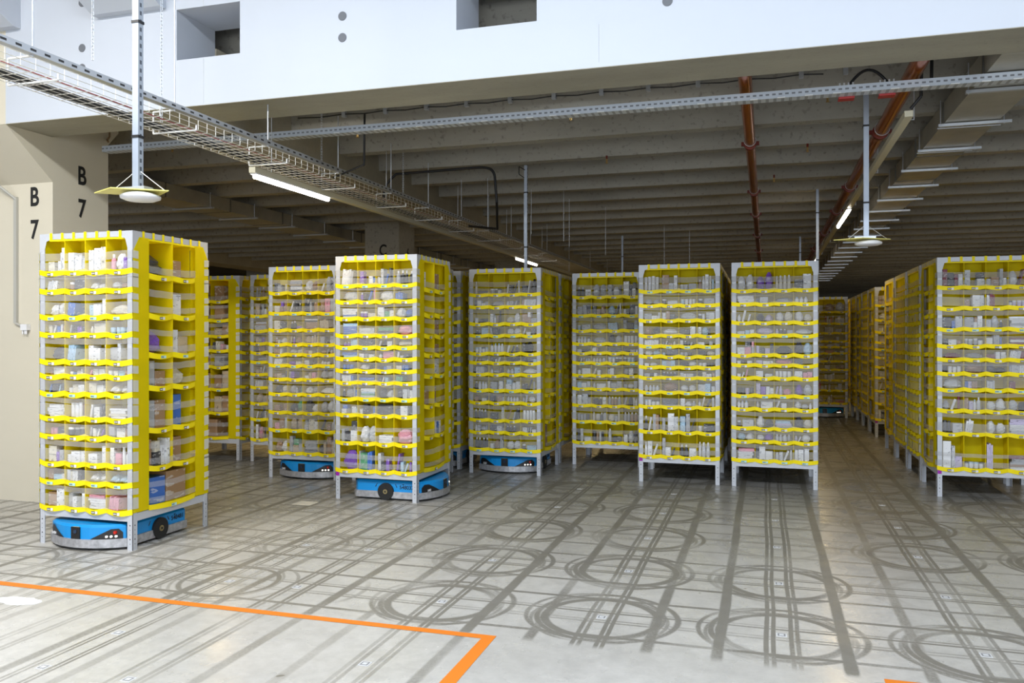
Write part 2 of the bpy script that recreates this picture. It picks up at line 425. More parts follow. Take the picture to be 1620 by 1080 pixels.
def make_pod(layout, blay, seed, stickers=False, lite=False, simple_back=True):
    """one free-standing fabric rack. A faces (four bins wide) look to -y/+y, B faces (two wide bins) to -x/+x"""
    root = empty('storage_rack')
    r = random.Random(seed)
    for sx in (-1, 1):
        for sy in (-1, 1):
            f = MB(); a = sx*HW; b_ = sy*HW
            x0, x1 = sorted((a, a-sx*.05)); y0, y1 = sorted((b_, b_-sy*.004)); f.box(x0, x1, y0, y1, 0, 2.49)
            x0, x1 = sorted((a, a-sx*.004)); y0, y1 = sorted((b_, b_-sy*.05)); f.box(x0, x1, y0, y1, 0, 2.49)
            for i in range(5):
                z = .05 + i*.036
                if i in (1, 4): rr = .0055
                else: rr = .0032
                f.cyl((a-sx*.025, b_+sy*.001, z), (a-sx*.025, b_, z), rr, 8, 1); f.cyl((a+sx*.001, b_-sy*.025, z), (a, b_-sy*.025, z), rr, 8, 1)
            f.build('post', [FRAME, HOLE], root)
    f = MB()
    for ang in range(4):
        F = face_pt(ang*PI/2)
        pts = [F(-TW, .003, .222), F(TW, .003, .222), F(TW, .010, .222), F(-TW, .010, .222), F(-TW, .003, .284), F(TW, .003, .284), F(TW, .010, .284), F(-TW, .010, .284)]
        f.add(pts, [(3,2,1,0),(4,5,6,7),(0,1,5,4),(1,2,6,5),(2,3,7,6),(3,0,4,7)], 0)
    f.box(-.44, .44, -.44, .44, .278, .284)
    f.build('base_frame', FRAME, root)
    f = MB()
    for ang in range(4):
        F = face_pt(ang*PI/2)
        pts = [F(-TW, .001, 2.445), F(TW, .001, 2.445), F(TW, .008, 2.445), F(-TW, .008, 2.445), F(-TW, .001, 2.49), F(TW, .001, 2.49), F(TW, .008, 2.49), F(-TW, .008, 2.49)]
        f.add(pts, [(3,2,1,0),(4,5,6,7),(0,1,5,4),(1,2,6,5),(2,3,7,6),(3,0,4,7)], 0)
        for sg in (-1, 1):
            f.add([F(sg*HW, -.001, 2.49), F(sg*(HW-.13), -.001, 2.447), F(sg*(HW-.07), -.001, 2.43), F(sg*(HW-.05), -.001, 2.36), F(sg*HW, -.001, 2.34)], [(0,1,2,3,4)], 0)
    f.box(-.44, .44, -.44, .44, 2.440, 2.444, 1)
    f.build('top_frame', [FRAME, YEL], root)
    f = MB(); lo, hi = [], []
    for ang in range(4):
        F = face_pt(ang*PI/2)
        for i in range(7):
            u = -.34 + i*.113; w = .013
            for uu_, h in ((u-w-.0005, 2.442), (u-w, 2.4945), (u+w, 2.4945), (u+w+.0005, 2.442)):
                lo.append(F(uu_, -.003, 2.428)); hi.append(F(uu_, -.003, h))
    n = len(lo); f.add(lo+hi, [(i, (i+1) % n, n+(i+1) % n, n+i) for i in range(n)])
    f.build('top_hem', YLIP, root)
    # fabric walls
    for sy in (-1, 1):
        f = MB(); y = sy*(HW-ADEP); n = 12
        top = [(-TW + 2*TW*i/n, y + .008*math.sin(i*2.1+seed), ZT) for i in range(n+1)]; bot = [(p[0], y + .006*math.sin(i*1.7), ZB) for i, p in enumerate(top)]
        f.add(top+bot, [(i, i+1, n+2+i, n+1+i) for i in range(n)], 0, True)
        f.build('back_panel', YEL, root)
    f = MB(); f.quad((0, -HW+ADEP, ZB), (0, HW-ADEP, ZB), (0, HW-ADEP, ZT), (0, -HW+ADEP, ZT)); f.build('centre_panel', YEL, root)
    for sx in (-1, 1):
        f = MB(); x = sx*(HW+.004)
        for sy in (-1, 1):
            ys = (sy*HW*1.004, sy*BW)
            f.add([(x, ys[0], ZB-.01), (x, ys[1], ZB-.01), (x, ys[1], 2.445), (x, ys[0]-sy*.07, 2.445), (x, ys[0], 2.33)], [(0,1,2,3,4)], 0)
            f.quad((sx*TW, sy*(HW-.006), ZB), (sx*TW, sy*(HW-ADEP), ZB), (sx*TW, sy*(HW-ADEP), ZT), (sx*TW, sy*(HW-.006), ZT))
        f.build('side_panel', YEL, root)
    for fi, (ang, lay, w, nb, dep) in enumerate(((0, layout, TW, 4, ADEP), (PI, layout, TW, 4, ADEP), (PI/2, blay, BW, 2, BDEP), (-PI/2, blay, BW, 2, BDEP))):
        F = face_pt(ang); us = [-w + 2*w*i/nb for i in range(nb+1)]
        T = tiers(lay); isA = nb == 4
        zlow = T[-1][0] if isA else T[-2][0]
        for u in us[1:-1]:
            f = MB(); f.quad(F(u-.003, -.002, zlow), F(u-.003, dep, zlow), F(u-.003, dep, ZT), F(u-.003, -.002, ZT)); f.quad(F(u+.003, -.002, zlow), F(u+.003, dep, zlow), F(u+.003, dep, ZT), F(u+.003, -.002, ZT))
            f.quad(F(u-.003, -.002, zlow), F(u+.003, -.002, zlow), F(u+.003, -.002, ZT), F(u-.003, -.002, ZT), 0)
            f.build('divider', YEL, root)
        for ti, (z, h) in enumerate(T):
            uu = us if (isA or ti < len(T)-1) else [us[0], us[-1]]
            if isA: uu = [-HW] + us[1:-1] + [HW]
            s = shelf_mb(F, uu, z, dep, seed+ti*7+fi).build('shelf', [YEL, YLIP], root)
            if not lite and fi in (0, 2, 3):
                mids = [(a+b_)/2 for a, b_ in zip(uu, uu[1:])]
                if fi == 3 and fi != 3: mids = []
                for q in mids:
                    q += r.uniform(-.01, .01)
                    g = MB(); zz = z - .020; d = -.0225 if isA else -.0235
                    pale = (ti+seed) % 4 == 1
                    g.add([F(q-.030, d, zz-.011), F(q+.004, d, zz-.011), F(q+.004, d, zz+.011), F(q-.030, d, zz+.011)], [(0,1,2,3)], 2 if pale else 1)
                    g.add([F(q+.006, d, zz-.011), F(q+.030, d, zz-.011), F(q+.030, d, zz+.011), F(q+.006, d, zz+.011)], [(0,1,2,3)], 2 if pale else 0)
                    for k2 in range(3):
                        x0 = q-.026+k2*.010
                        g.add([F(x0, d-.0006, zz-.006), F(x0+.006, d-.0006, zz-.006), F(x0+.006, d-.0006, zz+.006), F(x0, d-.0006, zz+.006)], [(0,1,2,3)], 1 if pale else 0)
                    g.build('bin_label', [LBLW, LBLK, LBLB], s)
            # elastic bands
            bands = []
            if isA:
                if h > .24: bands = [(z+.028, z+.085), (z+.125, z+.170)]
                elif h > .19: bands = [(z+.024, z+.112), (z+h-.075, z+h-.028)]
                elif h > .145: bands = [(z+.022, z+.105)] + ([(z+h-.055, z+h-.022)] if r.random() < .7 else [])
                else: bands = [(z+.022, z+h-.030)]
                if ti == 0: bands = [(z+.018, z+.075), (z+.095, z+.155)]
            else:
                bands = [(z+.030, z+.080)] + ([(z+.155, z+.205)] if h > .24 else []) if ti else [(z+.025, z+.08)]
                if h > .2 and len(bands) < 2 and ti: bands.append((z+.13, z+.18))
            for bi, (a, b_) in enumerate(bands):
                w2 = TW if isA else BW
                band_mb(F, -w2, w2, a, b_, seed*31+ti*5+bi+fi*977, wrap=isA).build('elastic_band', [BAND, BANDTAB], root)
    if stickers:
        f = MB(); f.box(-HW+.006, -HW+.044, -HW-.002, -HW, .235, .275)
        o = f.build('corner_sticker', PURP, root); tag(o, 'purple corner sticker')
    return root

def kids(o):
    return CH.get(o.name, [])
CH = {}
def index_children():
    CH.clear()
    for o in bpy.data.objects:
        if o.parent: CH.setdefault(o.parent.name, []).append(o)
def copy_tree(o, parent=None):
    c = o.copy(); COL.objects.link(c); c.parent = parent
    for ch in CH.get(o.name, []): copy_tree(ch, c)
    return c

# ------------------------------------------------------------------ stock in the bins
PAL = {
 'white': (.80, .81, .84), 'cream': (.72, .68, .58), 'grey': (.42, .43, .46), 'silver': (.60, .62, .66), 'charcoal': (.06, .06, .07), 'black': (.018, .018, .02),
 'brown': (.36, .22, .12), 'pink': (.72, .33, .42), 'purple': (.22, .10, .50), 'lavender': (.58, .52, .72), 'blue': (.05, .16, .55), 'pale blue': (.42, .60, .78),
 'teal': (.12, .48, .50), 'green': (.10, .33, .17), 'maroon': (.20, .02, .04), 'red': (.55, .05, .04), 'orange': (.72, .25, .08), 'sand': (.55, .44, .30),
}
def item_mat(colour, kind):
    """surface print: a few bars of faint print on cartons and books, plain on the rest"""
    nm = 'stock_%s_%s' % (colour.replace(' ', '_'), kind)
    if nm in MATS: return MATS[nm]
    col = PAL[colour]
    if kind in ('bag', 'pouch'):
        return mat(nm, col, .22, spec=.7, noise=.25, nscale=9, bump=.6)
    m = mat(nm, col, .45)
    if kind in ('box', 'book', 'parcel', 'packet'):
        nt = m.node_tree; b = nt.nodes['Principled BSDF']; L = nt.links
        tc = nt.nodes.new('ShaderNodeTexCoord'); mp = nt.nodes.new('ShaderNodeMapping')
        mp.inputs['Scale'].default_value = (2.2, 2.2, 7) if kind == 'box' else (3, 3, 4)
        oi = nt.nodes.new('ShaderNodeObjectInfo'); ad = nt.nodes.new('ShaderNodeVectorMath'); ad.operation = 'ADD'
        mu = nt.nodes.new('ShaderNodeMath'); mu.operation = 'MULTIPLY'; mu.inputs[1].default_value = 37.
        L.new(oi.outputs['Random'], mu.inputs[0]); L.new(tc.outputs['Object'], mp.inputs[0]); L.new(mp.outputs[0], ad.inputs[0]); L.new(mu.outputs[0], ad.inputs[1])
        n = nt.nodes.new('ShaderNodeTexNoise'); n.inputs['Scale'].default_value = 1.0; n.inputs['Detail'].default_value = 2; L.new(ad.outputs[0], n.inputs['Vector'])
        r = nt.nodes.new('ShaderNodeMapRange'); r.inputs[1].default_value = .60; r.inputs[2].default_value = .63; L.new(n.outputs['Fac'], r.inputs[0])
        mx = nt.nodes.new('ShaderNodeMix'); mx.data_type = 'RGBA'; mx.inputs[6].default_value = (*col, 1)
        lum = sum(col)/3
        mx.inputs[7].default_value = (*[c*.45+.02 for c in col], 1) if lum > .3 else (*[min(1, c*.6+.35) for c in col], 1)
        L.new(r.outputs[0], mx.inputs[0]); L.new(mx.outputs[2], b.inputs['Base Color'])
    return m
def unit_box(bv=.04):
    f = MB(); a = .5; c = .5-bv
    # box of unit size with chamfered vertical edges, base at z=0
    poly = [(-c, -a), (c, -a), (a, -c), (a, c), (c, a), (-c, a), (-a, c), (-a, -c)]
    return f.prism(poly, 0, 1)
def unit_bag(seed):
    r = random.Random(seed); f = MB(); n, k = 10, 7; vs = []; fs = []
    for j in range(k+1):
        t = j/k; z = t
        w = (math.sin(PI*min(1, t*.85+.1)))**.45*.5
        th = (math.sin(PI*min(.98, t*.8+.14)))**.8*.5
        for i in range(n):
            a = 2*PI*i/n; q = 1+r.uniform(-.16, .16)
            ca, sa = math.cos(a), math.sin(a)
            sx = abs(ca)**.6*(1 if ca > 0 else -1); sy = abs(sa)**.8*(1 if sa > 0 else -1)
            vs.append((sx*w*q, sy*th*q, max(0, z+r.uniform(-.06, .06)*(0 < j))))
    for j in range(k):
        for i in range(n): fs.append((j*n+i, j*n+(i+1) % n, (j+1)*n+(i+1) % n, (j+1)*n+i))
    fs.append(list(range(n))[::-1]); fs.append([k*n+i for i in range(n)])
    return f.add(vs, fs, 0, False)
SHAPES = {
 'box': lambda s: unit_box(.02), 'book': lambda s: unit_box(.01), 'bag': unit_bag,
 'bottle': lambda s: MB().lathe([(.44, 0), (.5, .03), (.5, .62), (.42, .72), (.18, .80), (.17, .84)], 14),
 'jar': lambda s: MB().lathe([(.46, 0), (.5, .05), (.5, .70), (.46, .76)], 16),
 'tube': lambda s: MB().lathe([(.5, 0), (.5, 1)], 12),
 'can': lambda s: MB().lathe([(.46, 0), (.5, .04), (.5, .95), (.46, 1)], 16),
 'parcel': lambda s: unit_box(.05), 'pouch': lambda s: unit_bag(s+20), 'packet': lambda s: unit_box(.1),
}
CAPS = {'bottle': lambda: MB().lathe([(.24, .80), (.24, .98), (.20, 1.)], 12), 'jar': lambda: MB().lathe([(.53, .74), (.53, .98), (.48, 1.)], 16)}
WORDS = {'box': ('carton', 'carton'), 'book': ('book', 'book'), 'bag': ('plastic_bag', 'bag'), 'bottle': ('bottle', 'bottle'), 'jar': ('jar', 'jar'), 'tube': ('cardboard_tube', 'tube'), 'can': ('tin', 'tin'), 'parcel': ('parcel', 'parcel'), 'pouch': ('pouch', 'pouch'), 'packet': ('packet', 'packet')}
NAMES = {'box': 'carton', 'book': 'book', 'bag': 'plastic_bag', 'bottle': 'bottle', 'jar': 'jar', 'tube': 'packing_tube', 'can': 'tin', 'parcel': 'parcel', 'pouch': 'pouch', 'packet': 'packet'}
GROUPW = {'box': 'cartons', 'book': 'books', 'bag': 'plastic bags', 'bottle': 'bottles', 'jar': 'jars', 'tube': 'packing tubes', 'can': 'tins', 'parcel': 'parcels', 'pouch': 'pouches', 'packet': 'packets'}
COUNT = {}
PROTO = {}
LIMIT = 296
def item_mesh(kind, colour, v=0):
    key = (kind, colour, v)
    if key not in PROTO: PROTO[key] = SHAPES[kind](v+3).mesh(NAMES[kind], item_mat(colour, kind))
    return PROTO[key]
def cap_mesh(kind, colour):
    key = ('cap', kind, colour)
    if key not in PROTO: PROTO[key] = CAPS[kind]().mesh('cap', item_mat(colour, 'cap'))
    return PROTO[key]
SHIPL = None
ORD = ['first', 'second', 'third', 'fourth', 'fifth', 'sixth', 'seventh', 'eighth', 'ninth', 'tenth', 'eleventh', 'twelfth']
def put(kind, colour, M, size, label, group, v=0, caps=True):
    if COUNT.get(kind, 0) >= LIMIT:
        alt = {'box': 'parcel', 'book': 'packet', 'bag': 'pouch'}.get(kind)  # same cartons, books and bags, continued under other stock names
        if alt is None or COUNT.get(alt, 0) >= LIMIT: return None
        label = label.replace(WORDS[kind][1], WORDS[alt][1], 1); group = group.replace(GROUPW[kind], GROUPW[alt]); kind = alt
    COUNT[kind] = COUNT.get(kind, 0) + 1
    o = link(NAMES[kind], item_mesh(kind, colour, v)); o.matrix_world = M @ Matrix.Diagonal((*size, 1))
    tag(o, label, WORDS[kind][1], group)
    if kind in CAPS and caps:
        c = link('cap' if kind == 'bottle' else 'lid', cap_mesh(kind, 'white' if colour != 'white' else rnd.choice(['white', 'charcoal', 'pale blue', 'silver'])), o)
    return o

def fill_bin(podM, F, ang, u0, u1, z, h, dep, style, where, rackname, big=False, dens=1.):
    """rows of stock standing on one shelf between two dividers"""
    r = rnd
    w = u1-u0; clear = h-.05
    def colour(): return r.choices(style['c'][0], style['c'][1])[0]
    mode = r.choices(style['m'][0], style['m'][1])[0]
    if big: mode = r.choices(['bigbox', 'bigbag', 'empty', 'cartons'], [9, .9, .8, .8])[0]
    if mode == 'empty': return
    R = podM @ Matrix.Rotation(ang, 4, 'Z')
    placed = []
    def P(kind, col, u, d, size, tilt=0., turn=0., zz=0.):
        # size = (width along u, depth, height)
        M = R @ Matrix.Translation((u, -HW+d, z+.001+zz)) @ Matrix.Rotation(tilt, 4, 'Y') @ Matrix.Rotation(turn, 4, 'Z')
        placed.append((kind, col, u, M, size))
    if mode == 'books':
        u = u0+.012; hh = min(clear, max(.09, clear*r.uniform(.55, .9))); c = colour(); n = r.randint(3, 6); tilt = r.choice([0, 0, .12, .2, -.12])
        lean = abs(math.sin(tilt))*hh; u += lean if tilt < 0 else 0
        for i in range(n):
            t = r.uniform(.013, .032); h2 = hh*r.uniform(.85, 1.); 
            if u + t + lean > u1-.008: break
            if r.random() < .35: c = colour()
            P('book', c, u+t/2, .012+.055, (t, min(.11, dep-.04), h2*math.cos(tilt)), tilt); u += t*1.02+.001
    elif mode == 'cartons':
        u = u0+.01
        while u < u1-.03:
            t = r.uniform(.03, .085); h2 = min(clear, max(.04, clear*r.uniform(.35, .9)))
            if u+t > u1-.006: t = u1-.008-u
            if t < .02: break
            c = colour()
            P('box', c, u+t/2, .014+.05, (t, r.uniform(.06, .10), h2), 0, r.uniform(-.08, .08))
            if r.random() < .3 and h2 < clear*.5: P('box', colour(), u+t/2, .07, (t*.85, .07, min(clear-h2-.005, h2*.8)), 0, r.uniform(-.12, .12), h2+.001)
            u += t+.004
            if r.random() < .16: u += r.uniform(.02, .06)
    elif mode == 'bottles':
        kind = r.choice(['bottle', 'bottle', 'jar', 'can']); c = colour(); u = u0+.012; h2 = min(clear, clear*r.uniform(.55, .85) if kind != 'jar' else .07)
        while u < u1-.03:
            t = r.uniform(.03, .048)
            if u+t > u1-.006: break
            P(kind, c, u+t/2, .035+r.uniform(0, .03), (t, t, h2*r.uniform(.93, 1))); u += t+.004
            if r.random() < .3: c = colour()
            if r.random() < .2: break
        if u < u1-.07: P('box', colour(), (u+u1)/2, .065, ((u1-u)*.8, .08, min(clear, r.uniform(.04, .1))))
    elif mode == 'bags':
        n = r.choice([1, 2, 2]); t = (w-.02)/n
        for i in range(n):
            P('bag', colour(), u0+.01+t*(i+.5), .075, (t*r.uniform(.85, .98), r.uniform(.09, .12), min(clear*.95, max(.06, clear*r.uniform(.5, .9)))), 0, r.uniform(-.1, .1))
    elif mode == 'mixed':
        u = u0+.012
        while u < u1-.035:
            k = r.choice(['box', 'box', 'bottle', 'bag', 'tube', 'book']); c = colour()
            if k == 'box': t = r.uniform(.03, .06); s = (t, .07, min(clear, clear*r.uniform(.35, .9)))
            elif k == 'bottle': t = r.uniform(.028, .04); s = (t, t, min(clear, clear*r.uniform(.5, .8)))
            elif k == 'bag': t = r.uniform(.06, .09); s = (t, .08, min(clear, clear*r.uniform(.45, .8)))
            elif k == 'book': t = r.uniform(.012, .02); s = (t, .1, min(clear, clear*r.uniform(.6, .85)))
            else: t = r.uniform(.018, .028); s = (t, t, min(clear, r.uniform(.09, .16)))
            if u+t > u1-.006: break
            tilt = r.uniform(.12, .4) if k in ('tube', 'book') and u+t+.06 < u1 else 0
            if tilt: s = (s[0], s[1], s[2]*math.cos(tilt))
            P(k, c, u+t/2, .03+s[1]/2, s, tilt, r.uniform(-.15, .15) if k == 'box' else 0); u += t+.005 + (s[2]*math.sin(tilt))
    elif mode == 'flat':
        c = colour(); zz = 0; n = r.randint(3, 6)
        for i in range(n):
            t = r.uniform(.014, .034)
            if zz+t > clear: break
            P('book', c if r.random() < .6 else colour(), (u0+u1)/2+r.uniform(-.01, .01), .075, (w*r.uniform(.7, .88), .11, t), 0, r.uniform(-.05, .05), zz); zz += t+.001
    elif mode == 'bigbox':
        n = r.choice([1, 2]); u = u0+.012; t = (w-.024)*(.62 if n == 1 else .46)
        for i in range(n):
            P('box', r.choices(style['b'][0], style['b'][1])[0], u+t/2, .05+.12, (t*.96, .24, min(clear, h*r.uniform(.45, .88)))); u += t+.006
    elif mode == 'bigbag':
        P('bag', colour(), (u0+u1)/2, .16, (w*.8, .2, min(clear, h*.6)))
    placed.sort(key=lambda p: p[2])
    for i, (kind, col, u, M, size) in enumerate(placed):
        if len(placed) == 1: pos = 'alone'
        elif i == 0: pos = 'leftmost'
        elif i == len(placed)-1: pos = 'rightmost'
        else: pos = ORD[i]
        lab = '%s %s, %s in %s, %s' % (col, WORDS[kind][1], pos, where, rackname)
        put(kind, col, M, size, lab, '%s in the %s' % (GROUPW[kind], rackname), v=(len(PROTO)*3+i) % 4 if kind == 'bag' else 0)

S_W = {'c': (['white', 'cream', 'silver', 'grey', 'pink', 'purple', 'pale blue', 'charcoal', 'brown', 'blue'], [10, 1.5, 2, 1.6, .9, .6, .8, 2, 1.2, .6]),
       'm': (['books', 'cartons', 'bottles', 'bags', 'mixed', 'flat'], [1.4, 3, 2, 2.2, 4, 1]), 'b': (['brown', 'sand', 'white', 'grey', 'maroon', 'blue'], [4, 2, 1, 1, .7, .5])}
S_BR = {'c': (['brown', 'white', 'grey', 'charcoal', 'sand', 'cream', 'purple', 'green', 'pink', 'silver'], [3, 2, 2, 2, 2, 1.5, .5, .5, .4, 1]),
        'm': (['books', 'cartons', 'bottles', 'bags', 'mixed', 'flat'], [1, 3.5, .6, 2.4, 2.6, 1.4]), 'b': (['brown', 'sand', 'grey', 'maroon'], [6, 3, 1, .5])}
S_BL = {'c': (['white', 'silver', 'grey', 'charcoal', 'purple', 'blue', 'pale blue', 'cream', 'green', 'pink', 'black'], [5, 2, 2, 3.4, 1.4, 2, 1.6, .8, 1, .9, 2]),
        'm': (['books', 'cartons', 'bottles', 'bags', 'mixed', 'flat'], [2.2, 3, .8, 2, 3, 1.4]), 'b': (['brown', 'sand', 'white', 'green'], [5, 2, 1, .5])}
S_GR = {'c': (['white', 'silver', 'grey', 'charcoal', 'cream', 'pale blue', 'black', 'brown'], [6, 2.5, 3, 3.2, 1, 1, 1.8, 1.2]),
        'm': (['books', 'cartons', 'bottles', 'bags', 'mixed', 'flat'], [.8, 2.6, 4, 1.5, 3.4, .6]), 'b': (['grey', 'brown', 'white', 'charcoal'], [3, 2, 1, 2])}
S_MA = {'c': (['white', 'maroon', 'brown', 'grey', 'black', 'blue', 'silver', 'lavender', 'charcoal'], [5, 1.8, 1.6, 1.5, 1, .8, 2, 1, 1]),
        'm': (['books', 'cartons', 'bottles', 'bags', 'mixed', 'flat', 'empty'], [2, 3, .8, 2.6, 2, 1, .5]), 'b': (['brown', 'sand', 'white', 'maroon'], [4, 2, 1, 1])}
S_PL = {'c': (['white', 'lavender', 'silver', 'grey', 'charcoal', 'cream', 'pale blue', 'pink', 'purple'], [6.5, 1.8, 2, 2, 3.2, .8, 1, .9, .9]),
        'm': (['books', 'cartons', 'bottles', 'bags', 'mixed', 'flat'], [.8, 2.6, 2, 4, 3, .8]), 'b': (['grey', 'brown'], [3, 2])}
S_DK = {'c': (['charcoal', 'brown', 'grey', 'maroon', 'white', 'blue', 'black', 'sand'], [3, 3, 3, 1, 2, 1, 2, 2]), 'm': (['cartons', 'bags', 'flat'], [1, 5, .6]), 'b': (['brown'], [1])}
S_RD = {'c': (['white', 'orange', 'charcoal', 'silver', 'brown', 'red'], [5, 2, 2, 2, 1, .6]),
        'm': (['books', 'cartons', 'bottles', 'bags', 'mixed', 'flat'], [2.5, 3.5, .5, .8, 1.5, 2]), 'b': (['brown', 'sand'], [3, 2])}

def stock(cx, cy, rz, lay, kind, ang, style, rackname, cols=None, side='', dens=1.):
    podM = Matrix.Translation((cx, cy, 0)) @ Matrix.Rotation(rz, 4, 'Z'); F = None
    isA = kind == 'A'; w = TW if isA else BW; nb = 4 if isA else 2
    us = [-w+2*w*i/nb for i in range(nb+1)]
    T = tiers(lay)
    for ti, (z, h) in enumerate(T):
        uu = us if (isA or ti < len(T)-1) else [us[0], us[-1]]
        for bi, (a, b_) in enumerate(zip(uu, uu[1:])):
            if cols is not None and bi not in cols: continue
            if rnd.random() > dens: continue
            bn = (['leftmost bin', 'second bin', 'third bin', 'rightmost bin'] if nb == 4 else ['left bin', 'right bin'] if len(uu) == 3 else ['wide bin'])[bi]
            where = '%s%s of %s shelf down' % (side, bn, ORD[ti])
            fill_bin(podM, F, ang, a, b_, z, h, ADEP if isA else BDEP, style, where, rackname, big=not isA)

# prototypes
protos = {}
used = set()
def proto(lay, blay, st):
    key = (lay, blay, st)
    if key not in protos:
        protos[key] = make_pod(lay, blay, 11 + len(protos)*13, st, lite=False)
        index_children()
    return key
def pod(x, y, rz, lay, blay, st, label, group='yellow fabric storage racks'):
    key = proto(lay, blay, st)
    if key in used: o = copy_tree(protos[key])
    else: o = protos[key]; used.add(key)
    o.location = (x, y, 0); o.rotation_euler = (0, 0, rz)
    tag(o, label, 'storage rack', group); return o
H = PI/2
PODS = [
 # x, y, rz, A layout, B layout, sticker, label
 (-5.16, 5.795, 0, 'T1', 'B2', False, 'tall yellow storage rack nearest the camera, beside the cream column'),
 (-5.195, 9.095, 0, 'T3', 'B1', False, 'storage rack with brown boxes on a robot, left of rack on robot 548032'),
 (-3.79, 8.155, 0, 'T2', 'B1', True, 'yellow storage rack carried by the sideways robot numbered 548032'),
 (-3.025, 10.09, 0, 'T1', 'B1', False, 'yellow storage rack on a front-facing robot, between robot 548032 and the parked racks'),
 (-1.965, 11.12, 0, 'T3', 'B1', False, 'parked storage rack set one row back with no robot under it'),
 (-.945, 10.08, 0, 'T2', 'B1', True, 'left one of two parked racks standing side by side, purple sticker on leg'),
 (.09, 10.08, 0, 'T1', 'B1', False, 'right one of two parked racks side by side, next to the open aisle'),
 (2.165, 10.07, 0, 'T4', 'B1', True, 'rightmost storage rack, cut by the edge, wide side showing at the aisle'),
 (1.16, 18.85, 0, 'T3', 'B1', False, 'distant storage rack riding a robot at the far end of the aisle'),
 (-7.235, 10.135, H, 'T3', 'B1', False, 'storage rack with two wide columns of brown boxes behind the nearest rack'),
 (-6.155, 10.13, 0, 'T3', 'B1', False, 'partly hidden rack between the wide-bin rack and the brown-box rack'),
 (-4.14, 9.17, 0, 'T1', 'B1', False, 'hidden rack standing directly behind the rack on robot 548032'),
 (-4.12, 10.29, 0, 'T2', 'B1', False, 'second rack back behind the rack on robot 548032'),
 (-3.035, 11.13, 0, 'T1', 'B1', False, 'rack directly behind the one on the front-facing middle robot'),
 (-1.965, 12.15, 0, 'T3', 'B1', False, 'rack in second row behind the set-back parked rack'),
 (-.945, 11.11, 0, 'T2', 'B1', False, 'rack directly behind the left one of the parked pair'),
 (-.945, 12.14, 0, 'T1', 'B1', False, 'second rack back behind the left one of the parked pair'),
 (.09, 11.11, 0, 'T1', 'B1', False, 'rack directly behind the right one of the parked pair'),
 (.09, 12.14, 0, 'T2', 'B1', False, 'second rack back behind the right one of the parked pair'),
 (2.165, 11.09, H, 'T1', 'B1', False, 'second rack of the right aisle row, many small bins facing aisle'),
 (2.165, 12.10, H, 'T1', 'B1', False, 'third rack of the right aisle row, many small bins facing aisle'),
 (2.165, 13.13, 0, 'T2', 'B1', False, 'fourth rack of the right aisle row, last before the gap'),
 (3.20, 11.09, 0, 'T2', 'B1', False, 'rack behind the rightmost rack, only its feet showing under it'),
 (2.19, 15.45, 0, 'T3', 'B1', True, 'first rack of the far aisle block, purple sticker on its leg'),
 (2.19, 16.47, H, 'T1', 'B1', False, 'second rack of the far aisle block'),
 (2.19, 17.49, 0, 'T1', 'B1', False, 'third rack of the far aisle block'),
 (2.19, 18.52, H, 'T2', 'B1', False, 'fourth rack of the far aisle block'),
 (2.19, 19.55, 0, 'T1', 'B1', False, 'fifth rack of the far aisle block'),
]
for p in PODS: pod(*p)

stock(-5.16, 5.795, 0, 'T1', 'A', 0, S_W, 'nearest rack')
stock(-5.16, 5.795, 0, 'B2', 'B', H, S_W, 'nearest rack', side='side ')
stock(-3.79, 8.155, 0, 'T2', 'A', 0, S_BL, 'rack on robot 548032')
stock(-3.79, 8.155, 0, 'B1', 'B', H, S_BL, 'rack on robot 548032', side='side ', dens=.6)
stock(-.945, 10.08, 0, 'T2', 'A', 0, S_GR, 'left parked rack')
stock(.09, 10.08, 0, 'T1', 'A', 0, S_PL, 'right parked rack')
stock(2.165, 10.07, 0, 'T4', 'A', 0, S_MA, 'rightmost rack')
stock(-3.025, 10.09, 0, 'T1', 'A', 0, S_GR, 'middle rack on robot')
stock(-1.965, 11.12, 0, 'T3', 'A', 0, S_GR, 'set-back parked rack')
stock(-5.195, 9.095, 0, 'T3', 'A', 0, S_BR, 'brown-box rack')
stock(-7.235, 10.135, H, 'B1', 'B', -H, S_BR, 'wide-bin rack')
stock(-6.155, 10.13, 0, 'T3', 'A', 0, S_BR, 'partly hidden rack', cols=(0, 1, 2))
stock(1.16, 18.85, 0, 'T3', 'A', 0, S_RD, 'far aisle rack', cols=(0, 1, 2, 3), dens=.8)
stock(-3.025, 10.09, 0, 'B1', 'B', H, S_GR, 'middle rack on robot', side='side ', dens=.5)
stock(2.165, 10.07, 0, 'B1', 'B', -H, S_MA, 'rightmost rack', side='side ', dens=.5)
stock(2.19, 15.45, 0, 'T3', 'A', 0, S_BR, 'far block rack', cols=(0, 1), dens=.7)
for (x, y, nm) in ((2.165, 11.09, 'second aisle rack'), (2.165, 12.10, 'third aisle rack')):
    podM_style = S_MA
    podrz = H
    stock(x, y, H, 'T1', 'A', H*0+PI/2+PI/2, S_DK, nm, dens=.9)
for k, v in sorted(COUNT.items()): print('ITEMS', k, v)

